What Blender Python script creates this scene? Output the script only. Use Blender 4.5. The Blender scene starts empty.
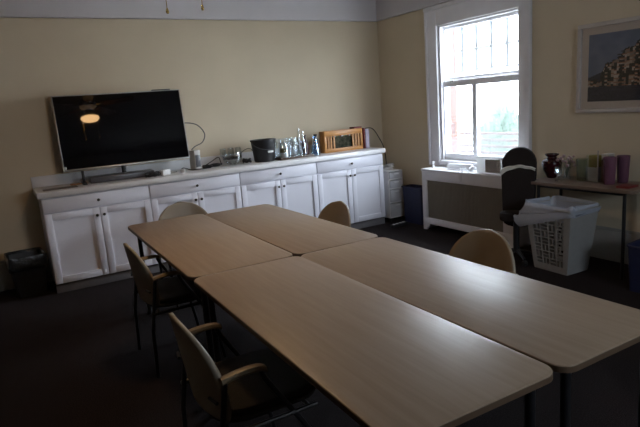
import bpy, bmesh, math, random
from math import sin, cos, pi, radians, sqrt
from mathutils import Vector, Matrix, noise
random.seed(7)
SC = bpy.context.scene
COL = SC.collection

# ---------------------------------------------------------------- materials
def new_mat(name):
    m = bpy.data.materials.new(name); m.use_nodes = True
    nt = m.node_tree; nt.nodes.clear()
    return m, nt, nt.nodes.new('ShaderNodeOutputMaterial')

def pbr(name, col, rough=.5, metal=0, spec=.5, var=0, scale=20, bump=0, bscale=60, stretch=(1, 1, 1), detail=4, col2=None, coat=0, sub=0):
    m, nt, out = new_mat(name)
    b = nt.nodes.new('ShaderNodeBsdfPrincipled')
    nt.links.new(b.outputs[0], out.inputs[0])
    b.inputs['Base Color'].default_value = (*col, 1)
    b.inputs['Roughness'].default_value = rough
    b.inputs['Metallic'].default_value = metal
    b.inputs['Specular IOR Level'].default_value = spec
    b.inputs['Coat Weight'].default_value = coat
    tc = nt.nodes.new('ShaderNodeTexCoord'); mp = nt.nodes.new('ShaderNodeMapping')
    mp.inputs['Scale'].default_value = stretch
    nt.links.new(tc.outputs['Object'], mp.inputs[0])
    if var or col2:
        n = nt.nodes.new('ShaderNodeTexNoise'); n.inputs['Scale'].default_value = scale; n.inputs['Detail'].default_value = detail
        nt.links.new(mp.outputs[0], n.inputs['Vector'])
        r = nt.nodes.new('ShaderNodeValToRGB')
        a = col2 if col2 else tuple(c * (1 - var) for c in col)
        c2 = col if col2 else tuple(min(1, c * (1 + var)) for c in col)
        r.color_ramp.elements[0].position = .32; r.color_ramp.elements[1].position = .68
        r.color_ramp.elements[0].color = (*a, 1); r.color_ramp.elements[1].color = (*c2, 1)
        nt.links.new(n.outputs[0], r.inputs[0]); nt.links.new(r.outputs[0], b.inputs['Base Color'])
    if bump:
        n2 = nt.nodes.new('ShaderNodeTexNoise'); n2.inputs['Scale'].default_value = bscale; n2.inputs['Detail'].default_value = 3
        nt.links.new(mp.outputs[0], n2.inputs['Vector'])
        bp = nt.nodes.new('ShaderNodeBump'); bp.inputs['Strength'].default_value = bump; bp.inputs['Distance'].default_value = .01
        nt.links.new(n2.outputs[0], bp.inputs['Height']); nt.links.new(bp.outputs[0], b.inputs['Normal'])
    return m

def glass(name, tint=(.93, .96, .97), gloss=1.0, rough=.02, base=.05):
    """thin clear glass: see-through with a Fresnel sheen"""
    m, nt, out = new_mat(name)
    t = nt.nodes.new('ShaderNodeBsdfTransparent'); t.inputs[0].default_value = (*tint, 1)
    g = nt.nodes.new('ShaderNodeBsdfGlossy'); g.inputs['Roughness'].default_value = rough; g.inputs[0].default_value = (gloss, gloss, gloss, 1)
    f = nt.nodes.new('ShaderNodeLayerWeight'); f.inputs[0].default_value = .35
    a = nt.nodes.new('ShaderNodeMath'); a.operation = 'MULTIPLY_ADD'; a.inputs[1].default_value = .5; a.inputs[2].default_value = base
    a.use_clamp = True
    mx = nt.nodes.new('ShaderNodeMixShader')
    nt.links.new(f.outputs['Fresnel'], a.inputs[0]); nt.links.new(a.outputs[0], mx.inputs[0])
    nt.links.new(t.outputs[0], mx.inputs[1]); nt.links.new(g.outputs[0], mx.inputs[2]); nt.links.new(mx.outputs[0], out.inputs[0])
    return m

def film(name, col, alpha=.5, rough=.25):
    """thin translucent plastic"""
    m, nt, out = new_mat(name)
    t = nt.nodes.new('ShaderNodeBsdfTransparent'); t.inputs[0].default_value = (.95, .97, 1, 1)
    b = nt.nodes.new('ShaderNodeBsdfPrincipled'); b.inputs['Base Color'].default_value = (*col, 1); b.inputs['Roughness'].default_value = rough
    mx = nt.nodes.new('ShaderNodeMixShader'); mx.inputs[0].default_value = alpha
    nt.links.new(t.outputs[0], mx.inputs[1]); nt.links.new(b.outputs[0], mx.inputs[2]); nt.links.new(mx.outputs[0], out.inputs[0])
    return m

def emit(name, col, s):
    m, nt, out = new_mat(name)
    e = nt.nodes.new('ShaderNodeEmission'); e.inputs[0].default_value = (*col, 1); e.inputs[1].default_value = s
    nt.links.new(e.outputs[0], out.inputs[0]); return m

def wood(name, c1, c2, rough=.4, axis='Y', scale=3.0, spec=.5):
    """straight grained laminate, the grain along one axis"""
    m, nt, out = new_mat(name)
    b = nt.nodes.new('ShaderNodeBsdfPrincipled'); nt.links.new(b.outputs[0], out.inputs[0])
    b.inputs['Roughness'].default_value = rough; b.inputs['Specular IOR Level'].default_value = spec
    tc = nt.nodes.new('ShaderNodeTexCoord'); mp = nt.nodes.new('ShaderNodeMapping')
    mp.inputs['Scale'].default_value = {'Y': (14, .7, 14), 'X': (.7, 14, 14), 'Z': (14, 14, .7)}[axis]
    nt.links.new(tc.outputs['Object'], mp.inputs[0])
    n = nt.nodes.new('ShaderNodeTexNoise'); n.inputs['Scale'].default_value = scale; n.inputs['Detail'].default_value = 6; n.inputs['Roughness'].default_value = .65
    nt.links.new(mp.outputs[0], n.inputs['Vector'])
    r = nt.nodes.new('ShaderNodeValToRGB'); r.color_ramp.elements[0].position = .3; r.color_ramp.elements[1].position = .7
    r.color_ramp.elements[0].color = (*c1, 1); r.color_ramp.elements[1].color = (*c2, 1)
    nt.links.new(n.outputs[0], r.inputs[0]); nt.links.new(r.outputs[0], b.inputs['Base Color'])
    return m

def brick_mat(name, c1, c2, mortar, scale=4, bw=.5, rh=.25):
    m, nt, out = new_mat(name)
    b = nt.nodes.new('ShaderNodeBsdfPrincipled'); nt.links.new(b.outputs[0], out.inputs[0]); b.inputs['Roughness'].default_value = .9
    tc = nt.nodes.new('ShaderNodeTexCoord'); mp = nt.nodes.new('ShaderNodeMapping')
    mp.inputs['Rotation'].default_value = (radians(90), 0, radians(90))
    nt.links.new(tc.outputs['Object'], mp.inputs[0])
    k = nt.nodes.new('ShaderNodeTexBrick'); k.inputs['Scale'].default_value = scale
    k.inputs['Color1'].default_value = (*c1, 1); k.inputs['Color2'].default_value = (*c2, 1); k.inputs['Mortar'].default_value = (*mortar, 1)
    k.inputs['Mortar Size'].default_value = .035
    # map (y, z) of the wall onto the texture's x, y
    s = nt.nodes.new('ShaderNodeSeparateXYZ'); c = nt.nodes.new('ShaderNodeCombineXYZ')
    nt.links.new(tc.outputs['Object'], s.inputs[0]); ad = nt.nodes.new('ShaderNodeMath'); nt.links.new(s.outputs[0], ad.inputs[0]); nt.links.new(s.outputs[1], ad.inputs[1]); nt.links.new(ad.outputs[0], c.inputs[0]); nt.links.new(s.outputs[2], c.inputs[1])
    nt.links.new(c.outputs[0], k.inputs['Vector']); nt.links.new(k.outputs['Color'], b.inputs['Base Color'])
    return m

def attr_mat(name, rough=.3):
    m, nt, out = new_mat(name)
    b = nt.nodes.new('ShaderNodeBsdfPrincipled'); nt.links.new(b.outputs[0], out.inputs[0]); b.inputs['Roughness'].default_value = rough
    a = nt.nodes.new('ShaderNodeAttribute'); a.attribute_name = 'paint'; nt.links.new(a.outputs['Color'], b.inputs['Base Color'])
    return m

def translucent(name, col):
    m, nt, out = new_mat(name)
    a = nt.nodes.new('ShaderNodeBsdfDiffuse'); b = nt.nodes.new('ShaderNodeBsdfTranslucent'); x = nt.nodes.new('ShaderNodeMixShader'); x.inputs[0].default_value = .45
    a.inputs[0].default_value = b.inputs[0].default_value = (*col, 1)
    nt.links.new(a.outputs[0], x.inputs[1]); nt.links.new(b.outputs[0], x.inputs[2]); nt.links.new(x.outputs[0], out.inputs[0]); return m

M = dict(
    milky=translucent('milky_plastic', (.80, .80, .80)),
    wall=pbr('wall_paint', (.60, .515, .38), .8, var=.03, scale=2, bump=.05, bscale=90, spec=.3),
    frieze=pbr('frieze_paint', (.60, .58, .60), .8, spec=.3, var=.02, scale=3),
    ceiling=pbr('ceiling_paint', (.72, .70, .68), .9, var=.02, scale=3),
    trim=pbr('white_trim_paint', (.76, .75, .78), .45, var=.03, scale=6),
    basebd=pbr('baseboard_paint', (.34, .33, .31), .5, var=.05, scale=5),
    sash=pbr('sash_paint', (.80, .80, .83), .4, var=.02, scale=6),
    carpet=pbr('carpet_pile', (.036, .027, .027), .95, spec=.1, col2=(.010, .008, .009), scale=160, bump=.8, bscale=260, detail=2),
    table=wood('oak_laminate', (.28, .212, .15), (.345, .268, .195), .42, 'Y', 3.2, .6),
    tedge=pbr('brown_edge_band', (.105, .068, .043), .4, var=.1, scale=9),
    black=pbr('black_enamel', (.012, .012, .014), .35, var=.2, scale=30),
    blackpl=pbr('black_plastic', (.014, .014, .016), .45, var=.15, scale=40),
    tan=pbr('tan_moulded_plastic', (.265, .222, .165), .42, var=.05, scale=9),
    arm=pbr('tan_arm_pad', (.20, .155, .095), .4, var=.08, scale=14),
    seat=pbr('dark_seat_fabric', (.030, .027, .026), .9, col2=(.018, .016, .016), scale=180, bump=.4, bscale=300),
    cab=pbr('white_cabinet_paint', (.70, .70, .77), .42, var=.02, scale=4),
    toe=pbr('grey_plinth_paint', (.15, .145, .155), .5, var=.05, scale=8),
    counter=pbr('white_laminate', (.68, .67, .68), .35, var=.02, scale=7),
    knob=pbr('dark_bronze_knob', (.05, .042, .036), .3, metal=.8, var=.1),
    silver=pbr('brushed_silver', (.42, .41, .40), .35, metal=.75, var=.04),
    screen=pbr('black_screen', (.004, .004, .005), .03, spec=.2, var=.01),
    white=pbr('white_plastic', (.70, .70, .71), .4, var=.02, scale=9),
    whited=pbr('off_white_plastic', (.50, .49, .47), .45, var=.03, scale=9),
    greyplate=pbr('dark_grey_plate', (.085, .085, .095), .3, var=.05),
    glass=glass('clear_glass', (.95, .97, .98), base=.03),
    pane=glass('window_glass', (.97, .98, .99), base=.02),
    gglass=glass('green_tinted_glass', (.84, .90, .86)),
    bglass=glass('blue_tinted_glass', (.70, .82, .93), base=.12),
    liquid=pbr('dark_liquid', (.03, .025, .02), .1, var=.1),
    olive=pbr('olive_contents', (.33, .28, .13), .6, col2=(.16, .15, .07), scale=60),
    honey=wood('honey_wood', (.40, .17, .04), (.55, .26, .07), .4, 'X', 5),
    darkwood=wood('dark_wood', (.07, .045, .035), (.12, .08, .06), .4, 'Y', 5),
    brownlam=wood('brown_laminate', (.13, .09, .07), (.20, .145, .11), .33, 'Y', 3),
    grille=pbr('taupe_grille_mesh', (.24, .215, .18), .7, var=.1, scale=120),
    maroon=pbr('maroon_ceramic', (.035, .005, .009), .26, var=.2, scale=30, coat=.05),
    maroonb=pbr('maroon_cover', (.16, .02, .02), .5, var=.08),
    lilac=pbr('lilac_cover', (.50, .42, .52), .5, col2=(.36, .33, .45), scale=40),
    orangeb=pbr('tan_orange_cover', (.46, .22, .07), .5, var=.1),
    paper=pbr('paper', (.72, .72, .70), .8, var=.03),
    navy=pbr('navy_plastic', (.012, .016, .055), .5, var=.1),
    drawer=film('frosted_plastic', (.66, .66, .70), .75, .3),
    bag=film('clear_bag', (.72, .78, .90), .46, .12),
    bagdark=pbr('black_bag_film', (.02, .022, .025), .16, var=.2, scale=30, bump=.8, bscale=22),
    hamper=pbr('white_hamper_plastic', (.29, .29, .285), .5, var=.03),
    ocloth=pbr('charcoal_upholstery', (.022, .016, .016), .95, col2=(.014, .010, .010), scale=120, bump=.3, bscale=200),
    pink=film('pink_plastic', (.17, .065, .115), .6, .4),
    yellow=pbr('yellow_paper', (.30, .26, .05), .6, var=.15, scale=40),
    flower=pbr('pale_petals', (.45, .42, .40), .8, col2=(.32, .12, .16), scale=70),
    leaf=pbr('sage_leaves', (.10, .13, .08), .7, var=.3, scale=60),
    brass=pbr('brass', (.70, .52, .20), .25, metal=1, var=.05),
    fanwood=wood('fan_blade_wood', (.16, .09, .05), (.24, .14, .08), .4, 'X', 4),
    lamp=emit('lit_lamp_glass', (1, .60, .27), 46.0),
    brick=brick_mat('red_brick', (.080, .042, .038), (.068, .034, .031), (.085, .074, .072), 5.5),
    siding=pbr('pale_siding', (.78, .76, .74), .8, var=.02, scale=3),
    redwood=pbr('red_stained_boards', (.045, .032, .031), .8, var=.08, scale=9),
    outground=pbr('pale_concrete', (.55, .54, .52), .9, var=.08, scale=3),
    hedge=pbr('hedge_leaves', (.032, .052, .038), .8, col2=(.06, .08, .066), scale=14),
    winframe=pbr('grey_window_bar', (.022, .025, .028), .6, var=.05),
    farglass=pbr('far_window_glass', (.62, .68, .72), .08, var=.05, scale=2),
    paint=attr_mat('painted_print', .35),
    frame=pbr('pale_picture_frame', (.52, .47, .44), .4, var=.05, scale=12),
    mat_board=pbr('pale_mount_board', (.88, .80, .74), .8, var=.02),
    sticker=pbr('white_sticker', (.75, .75, .75), .6, var=.02),
    chrome=pbr('chrome', (.7, .7, .7), .15, metal=1, var=.02),
)

# ---------------------------------------------------------------- mesh building
class MB:
    def __init__(s): s.b = bmesh.new()
    def box(s, c, d, bev=0, rot=None, seg=2, taper=None):
        t = bmesh.new(); bmesh.ops.create_cube(t, size=1)
        for v in t.verts:
            k = 1
            if taper and v.co.z < 0: k = taper
            v.co = Vector((v.co.x * d[0] * k, v.co.y * d[1] * k, v.co.z * d[2]))
        if bev: bmesh.ops.bevel(t, geom=t.edges[:], offset=bev, segments=seg, affect='EDGES', profile=.5)
        if rot is not None: bmesh.ops.transform(t, matrix=rot, verts=t.verts[:])
        bmesh.ops.translate(t, vec=Vector(c), verts=t.verts[:])
        s.merge(t); return s
    def b2(s, x0, x1, y0, y1, z0, z1, bev=0):
        return s.box(((x0 + x1) / 2, (y0 + y1) / 2, (z0 + z1) / 2), (abs(x1 - x0), abs(y1 - y0), abs(z1 - z0)), bev)
    def merge(s, t):
        me = bpy.data.meshes.new('t'); t.to_mesh(me); t.free(); s.b.from_mesh(me); bpy.data.meshes.remove(me)
    def tube(s, pts, r, n=10, cap=True, closed=False):
        pts = [Vector(p) for p in pts]; rings = []
        rs = r if isinstance(r, (list, tuple)) else [r] * len(pts)
        N = len(pts); prev = None
        for i, p in enumerate(pts):
            if closed: d = pts[(i + 1) % N] - pts[(i - 1) % N]
            else: d = (pts[min(i + 1, N - 1)] - pts[max(i - 1, 0)])
            d.normalize()
            if prev is None:
                a = Vector((0, 0, 1)) if abs(d.z) < .9 else Vector((1, 0, 0))
                u = d.cross(a).normalized()
            else: u = (prev - d * prev.dot(d)).normalized()
            prev = u; w = d.cross(u)
            rings.append([s.b.verts.new(p + (u * cos(2 * pi * k / n) + w * sin(2 * pi * k / n)) * rs[i]) for k in range(n)])
        for i in range(N if closed else N - 1):
            a, b = rings[i], rings[(i + 1) % N]
            for k in range(n): s.b.faces.new((a[k], a[(k + 1) % n], b[(k + 1) % n], b[k]))
        if cap and not closed:
            s.b.faces.new(rings[0][::-1]); s.b.faces.new(rings[-1])
        return s
    def lathe(s, prof, c=(0, 0, 0), n=24, rot=None):
        c = Vector(c); rings = []
        for r, z in prof:
            if r < 1e-5: v = Vector((0, 0, z)); v = (rot @ v if rot else v) + c; rings.append([s.b.verts.new(v)])
            else:
                R_ = []
                for k in range(n):
                    v = Vector((r * cos(2 * pi * k / n), r * sin(2 * pi * k / n), z)); v = (rot @ v if rot else v) + c
                    R_.append(s.b.verts.new(v))
                rings.append(R_)
        for a, b in zip(rings, rings[1:]):
            if len(a) == 1 and len(b) == 1: continue
            for k in range(n):
                k2 = (k + 1) % n
                if len(a) == 1: s.b.faces.new((a[0], b[k2], b[k]))
                elif len(b) == 1: s.b.faces.new((a[k], a[k2], b[0]))
                else: s.b.faces.new((a[k], a[k2], b[k2], b[k]))
        return s
    def prism(s, poly, z0, z1, bev=0):
        t = bmesh.new()
        f = t.faces.new([t.verts.new((x, y, z0)) for x, y in poly])
        r = bmesh.ops.extrude_face_region(t, geom=[f])
        bmesh.ops.translate(t, vec=(0, 0, z1 - z0), verts=[v for v in r['geom'] if isinstance(v, bmesh.types.BMVert)])
        bmesh.ops.recalc_face_normals(t, faces=t.faces[:])
        if bev:
            e = [e for e in t.edges if abs(e.verts[0].co.z - e.verts[1].co.z) < 1e-6]
            bmesh.ops.bevel(t, geom=e, offset=bev, segments=2, affect='EDGES', profile=.5)
        s.merge(t); return s
    def grid(s, f, nu, nv, keep=None, wrap=False):
        V = [[s.b.verts.new(f(i / nu, j / nv)) for j in range(nv + 1)] for i in range(nu + (0 if wrap else 1))]
        for i in range(nu):
            for j in range(nv):
                if keep and not keep(i, j): continue
                i2 = (i + 1) % nu if wrap else i + 1
                s.b.faces.new((V[i][j], V[i2][j], V[i2][j + 1], V[i][j + 1]))
        return s
    def build(s, name, mat, parent=None, smooth=True, solid=0, sub=0, loc=None, recalc=True):
        if recalc: bmesh.ops.recalc_face_normals(s.b, faces=s.b.faces[:])
        loose = [v for v in s.b.verts if not v.link_faces]
        if loose: bmesh.ops.delete(s.b, geom=loose, context='VERTS')
        me = bpy.data.meshes.new(name); s.b.to_mesh(me); s.b.free()
        me.materials.append(M[mat] if isinstance(mat, str) else mat)
        if smooth:
            for p in me.polygons: p.use_smooth = True
            try: me.set_sharp_from_angle(angle=radians(38))
            except Exception: pass
        o = bpy.data.objects.new(name, me); COL.objects.link(o)
        if parent: o.parent = parent
        if loc: o.location = loc
        if solid:
            md = o.modifiers.new('s', 'SOLIDIFY'); md.thickness = solid; md.offset = 0
        if sub:
            md = o.modifiers.new('u', 'SUBSURF'); md.levels = sub; md.render_levels = sub
        return o

def tag(o, label=None, cat=None, group=None, kind=None):
    if label: o['label'] = label
    if cat: o['category'] = cat
    if group: o['group'] = group
    if kind: o['kind'] = kind
    return o
def thing(name, label, cat, loc=(0, 0, 0), rz=0, group=None, rot=None):
    o = bpy.data.objects.new(name, None); COL.objects.link(o)
    o.empty_display_size = .1
    o.location = loc; o.rotation_euler = rot if rot else (0, 0, rz)
    return tag(o, label, cat, group)
def struct(name, mb, mat, parent=None, **k):
    o = mb.build(name, mat, parent, **k)
    if not parent: o['kind'] = 'structure'
    return o
def copy_tree(o, parent=None):
    c = o.copy(); COL.objects.link(c)
    if parent: c.parent = parent
    for ch in list(o.children): copy_tree(ch, c)
    return c
def arc(c, r, a0, a1, n=10, plane='xy'):
    P = []
    for i in range(n + 1):
        a = a0 + (a1 - a0) * i / n; u, v = r * cos(a), r * sin(a)
        P.append({'xy': (c[0] + u, c[1] + v, c[2]), 'xz': (c[0] + u, c[1], c[2] + v), 'yz': (c[0], c[1] + u, c[2] + v)}[plane])
    return P
def smooth_path(pts, n=6):
    """Catmull-Rom through the points"""
    P = [Vector(p) for p in pts]; P = [P[0]] + P + [P[-1]]; out = []
    for i in range(1, len(P) - 2):
        for k in range(n):
            t = k / n; a, b, c, d = P[i - 1:i + 3]
            out.append(.5 * ((2 * b) + (c - a) * t + (2 * a - 5 * b + 4 * c - d) * t * t + (3 * b - a - 3 * c + d) * t ** 3))
    out.append(P[-2]); return out
def rrect(w, d, r, n=6, cx=0, cy=0):
    P = []
    for sx, sy, a0 in ((1, 1, 0), (-1, 1, pi / 2), (-1, -1, pi), (1, -1, 3 * pi / 2)):
        for k in range(n + 1):
            a = a0 + pi / 2 * k / n
            P.append((cx + sx * (w / 2 - r) + r * cos(a), cy + sy * (d / 2 - r) + r * sin(a)))
    return P

# ---------------------------------------------------------------- camera (calibrated on the photograph)
cam = bpy.data.cameras.new('camera'); co = bpy.data.objects.new('camera', cam); COL.objects.link(co)
cam.sensor_fit = 'HORIZONTAL'; cam.sensor_width = 36; cam.lens = 36 * 544.2819 / 640; cam.clip_start = .05
r_ = Vector((0.85679104, -0.51031604, -0.07407196)); u_ = Vector((0.16318372, 0.13206115, 0.9777172)); f_ = Vector((0.48916274, 0.84978668, -0.19642408))
co.matrix_world = Matrix(((r_.x, u_.x, -f_.x, -4.57305898), (r_.y, u_.y, -f_.y, -6.0584549), (r_.z, u_.z, -f_.z, 1.56706889), (0, 0, 0, 1)))
SC.camera = co

# ---------------------------------------------------------------- room shell
XL, YN, ZC, ZF = -6.1, -7.8, 2.92, 2.575
WY0, WY1, WZ0, WZ1 = -1.16, -2.285, .80, 2.325
struct('floor', MB().b2(XL - .2, .3, YN - .2, .2, -.12, 0), 'carpet', smooth=False)
struct('ceiling', MB().b2(XL - .2, .3, YN - .2, .2, ZC, ZC + .1), 'ceiling', smooth=False)
struct('wall_back', MB().b2(XL - .2, .3, 0, .2, 0, ZC), 'wall', smooth=False)
struct('wall_left', MB().b2(XL - .2, XL, YN, 0, 0, ZC), wood('unseen_light_damping_panel', (.10, .07, .05), (.15, .11, .08), .5, 'Z', 2), smooth=False)  # dark panelling invented for this unseen wall, so light falls off leftwards
FX0, FX1 = -1.6, -2.725          # unseen window opening, added behind the camera to brighten the room
w = MB(); w.b2(FX0 - .03, .3, YN - .14, YN, 0, ZC); w.b2(XL - .2, FX1 + .03, YN - .14, YN, 0, ZC)
HK, HZ0 = .36, 1.60; HZ1 = HZ0 + HK * (WZ1 - WZ0)
w.b2(FX1 + .03, FX0 - .03, YN - .14, YN, 0, HZ0 - .01); w.b2(FX1 + .03, FX0 - .03, YN - .14, YN, HZ1 + .015, ZC)
struct('wall_front', w, 'wall', smooth=False)
w = MB()
w.b2(0, .14, WY0 + .03, 0, 0, ZC); w.b2(0, .14, YN, WY1 - .03, 0, ZC)
for q in (0,):
    w.b2(0, .14, WY1 - .03 + q, WY0 + .03 + q, 0, WZ0 - .02); w.b2(0, .14, WY1 - .03 + q, WY0 + .03 + q, WZ1 + .03, ZC)
struct('wall_right', w, 'wall', smooth=False)
# white frieze with a picture rail
for nm, a in (('trim_1', (XL, 0, -.02, 0)), ('trim_2', (-.02, 0, YN, -.02)), ('trim_3', (XL, XL + .02, YN, -.02)), ('trim_4', (XL, 0, YN, YN + .02))):
    x0, x1, y0, y1 = a
    m = MB().b2(x0, x1, y0, y1, ZF, ZC)
    g = .018
    m.b2(x0 - (g if nm == 'trim_2' else 0), x1 + (g if nm == 'trim_3' else 0), y0 - (g if nm == 'trim_1' else 0), y1 + (g if nm == 'trim_4' else 0), ZF, ZF + .022, .004)
    struct(nm, m, 'frieze')
BH = .30
for nm, a in (('baseboard_back', (XL, 0, -.02, 0)), ('baseboard_right', (-.02, 0, YN, -.02)), ('baseboard_left', (XL, XL + .02, YN, -.02)), ('baseboard_front', (XL, 0, YN, YN + .02))):
    x0, x1, y0, y1 = a
    m = MB().b2(x0, x1, y0, y1, 0, BH - .03, .003)
    k = .012
    m.b2(x0 if nm[-4:] != 'ight' else x0 + .006, x1 if nm[-4:] != 'left' else x1 - .006, y0 if nm[-4:] != 'back' else y0 + .006, y1 if nm[-5:] != 'front' else y1 - .006, BH - .03, BH, .004)
    struct(nm, m, 'basebd')

# window: casing, jambs, two sashes, panes
win = bpy.data.objects.new('window_1', None); COL.objects.link(win); win.location = (0, 0, 0); win['kind'] = 'structure'
CY0, CY1 = -.962, -2.44
m = MB()
m.b2(-.028, 0, WY0 + .02, CY0, .735, ZF - .004, .005); m.b2(-.028, 0, CY1, WY1 - .02, .735, ZF - .004, .005)
m.b2(-.028, 0, WY1 - .02, WY0 + .02, WZ1 + .02, ZF - .004, .005)
m.b2(-.045, 0, CY0 + .0, CY0 - .03, .74, ZF - .01, .004); m.b2(-.045, 0, CY1, CY1 + .03, .74, ZF - .01, .004)
m.b2(-.055, -.02, CY1, CY0, ZF - .05, ZF - .012, .006)
m.b2(-.028, 0, WY1 - .02, WY0 + .02, .735, WZ0, .003)
m.build('window_casing', 'trim', win)
m = MB()
m.b2(0, .14, WY0, WY0 + .029, WZ0, WZ1 + .02); m.b2(0, .14, WY1 - .029, WY1, WZ0, WZ1 + .02); m.b2(0, .14, WY1, WY0, WZ1, WZ1 + .029)
m.b2(.0, .015, WY0 - .02, WY0, WZ0, WZ1); m.b2(.0, .015, WY1, WY1 + .012, WZ0, WZ1)
m.build('window_jamb', 'trim', win)
MB().b2(-.06, .16, WY1, WY0, WZ0 - .019, WZ0 + .006, .006).build('window_sill', 'trim', win)
ZR = 1.713
def sash(name, x, z0, z1, bt, tp, st, mull):
    m = MB()
    m.b2(x, x + .04, WY0 - st, WY0 - .001, z0, z1, .004); m.b2(x, x + .04, WY1 + .001, WY1 + st, z0, z1, .004)
    m.b2(x, x + .04, WY1 + st, WY0 - st, z0, z0 + bt, .004); m.b2(x, x + .04, WY1 + st, WY0 - st, z1 - tp, z1, .004)
    yc = -1.655
    if mull: m.b2(x, x + .04, yc - .032, yc + .032, z0 + bt, z1 - tp, .004)
    s_ = m.build(name, 'sash', win)
    MB().b2(x + .018, x + .022, WY1 + st - .005, WY0 - st + .005, z0 + bt - .005, z1 - tp + .005).build('glass_pane', 'pane', s_, smooth=False)
sash('upper_sash', .075, ZR - .005, WZ1, .05, .03, .02, False)
sash('lower_sash', .028, WZ0 + .007, ZR + .005, .075, .065, .034, True)
m = MB(); m.b2(.012, .028, -1.30, -1.36, ZR - .012, ZR + .006, .003); m.tube([(.014, -1.33, ZR), (.0, -1.33, ZR - .015)], .006); m.build('sash_lock', 'silver', win)

for nm, loc, rz in (('added_fill_window', ((FX0 + FX1) / 2 - (WY0 + WY1) / 2, YN, 0), -pi / 2),):  # squashed copy of the real window, added out of view as fill light
    c_ = copy_tree(win); c_.name = nm; c_.location = (loc[0], loc[1], HZ0 - WZ0 * HK); c_.rotation_euler = (0, 0, rz); c_.scale = (1, 1, HK)
# ---------------------------------------------------------------- outside
GZ = -.6
struct('trim_9', MB().b2(.3, 40, -30, 30, GZ - .1, GZ), 'outground', smooth=False).name = 'ground'
t = thing('brick_house_wing', 'red brick wall corner seen outside at the left edge of the window', 'building', (1.1, -.75, GZ))
MB().b2(-.25, .25, .70, 1.6, 0, 3.5).build('wall', 'brick', t, smooth=False)
MB().b2(-.30, .30, .66, 1.65, 3.5, 3.6, .02).build('coping', 'siding', t)
# neighbour house with a large barred window
t = thing('neighbour_house', 'pale sided house across the yard filling the view through the window', 'building', (9, 6.5, GZ), radians(0))
m = MB(); m.b2(0, 6, -14, 9, 0, 4.6)
m.build('wall', 'siding', t, smooth=False)
m = MB()
for i in range(20): m.b2(-.03, 0, -14, 9, .1 + i * .22, .1 + i * .22 + .19, .01)
m.build('siding_board', 'siding', t, smooth=False)
wn = MB().b2(-.08, -.03, -2.25, 1.40, 2.85, 4.35).build('window', 'farglass', t, smooth=False)
m = MB()
for i in range(7): m.b2(-.16, -.08, -2.23 + i * .605 - .02, -2.23 + i * .605 + .02, 2.85, 4.35)
for z in (2.87, 3.53, 4.33): m.b2(-.16, -.08, -2.25, 1.42, z - .03, z + .03)
m.build('window_bar', 'winframe', wn, smooth=False)
# slatted red fence and a hedge
t = thing('board_fence', 'low fence of faded red horizontal boards outside the lower window', 'fence', (3.2, 1.0, GZ))
m = MB()
for i in range(12): m.b2(-.02, .02, -3.2, 2.6, .12 + i * .115, .12 + i * .115 + .05, .005)
m.build('board_panel', 'redwood', t, smooth=False)
for y in (-3.1, -1.2, .7, 2.5): MB().b2(.02, .10, y - .05, y + .05, 0, 1.5, .01).build('post', 'siding', t)
def blob(name, mat, c, r, label, cat, seed, group=None):
    m = MB(); t_ = bmesh.new(); bmesh.ops.create_icosphere(t_, subdivisions=4, radius=1)
    for v in t_.verts:
        n = 1 + .35 * noise.noise(v.co * 2.2 + Vector((seed, 0, 0))) + .16 * noise.noise(v.co * 7 + Vector((0, seed, 0)))
        v.co = Vector((v.co.x * r[0] * n, v.co.y * r[1] * n, max(v.co.z, -.85) * r[2] * n))
    m.merge(t_); o_ = m.build(name, mat, loc=c); tag(o_, label, cat, group); return o_
blob('shrub', 'hedge', (4.6, 1.95, GZ + .9), (.4, .50, .95), 'green leafy shrub behind the low red fence outside', 'shrub', 3)

# ---------------------------------------------------------------- radiator cover
RX, RY0, RY1, RZ = -.30, -1.12, -2.46, .731
t = thing('radiator_cover', 'white radiator cover with taupe mesh front under the window', 'radiator cover', (0, 0, 0))
MB().b2(RX - .008, -.022, RY1 - .008, RY0 + .008, RZ - .025, RZ, .005).build('top_board', 'trim', t)
m = MB()
oy0, oy1, oz0, oz1 = -1.197, -2.33, .15, .60
zt = RZ - .026
m.b2(RX, RX + .02, RY1, RY0, oz1, zt, .002); m.b2(RX, RX + .02, oy0, RY0, oz0, oz1, .002); m.b2(RX, RX + .02, RY1, oy1, oz0, oz1, .002)
m.b2(RX, RX + .02, RY1, RY0, .075, oz0, .002)
m.prism([(0, 0), (.06, 0), (.075, .03), (.11, .055), (.11, .076), (0, .076)], 0, .02)
b = m.b
# the bracket feet: rotate the prism into the front plane
vs = [v for v in b.verts if v.co.x >= -.001 and v.co.y >= -.001]
for v in vs: x, y, z = v.co; v.co = Vector((RX + z, RY0 - x, y))
m.prism([(0, 0), (.06, 0), (.075, .03), (.11, .055), (.11, .076), (0, .076)], 0, .02)
vs = [v for v in b.verts if v.co.x >= -.001 and v.co.y >= -.001]
for v in vs: x, y, z = v.co; v.co = Vector((RX + z, RY1 + x, y))
m.build('front_frame', 'trim', t)
for y in (RY0 - .02, RY1): MB().b2(RX + .021, -.022, y, y + .02, 0, zt, .002).build('side_panel', 'trim', t)
m = MB(); m.b2(RX + .018, RX + .022, oy1, oy0, oz0, oz1)
for i in range(56):
    y = oy1 + .01 + i * (oy0 - oy1 - .02) / 55
    m.b2(RX + .012, RX + .018, y - .004, y + .004, oz0, oz1)
m.build('grille', 'grille', t, smooth=False)

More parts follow.
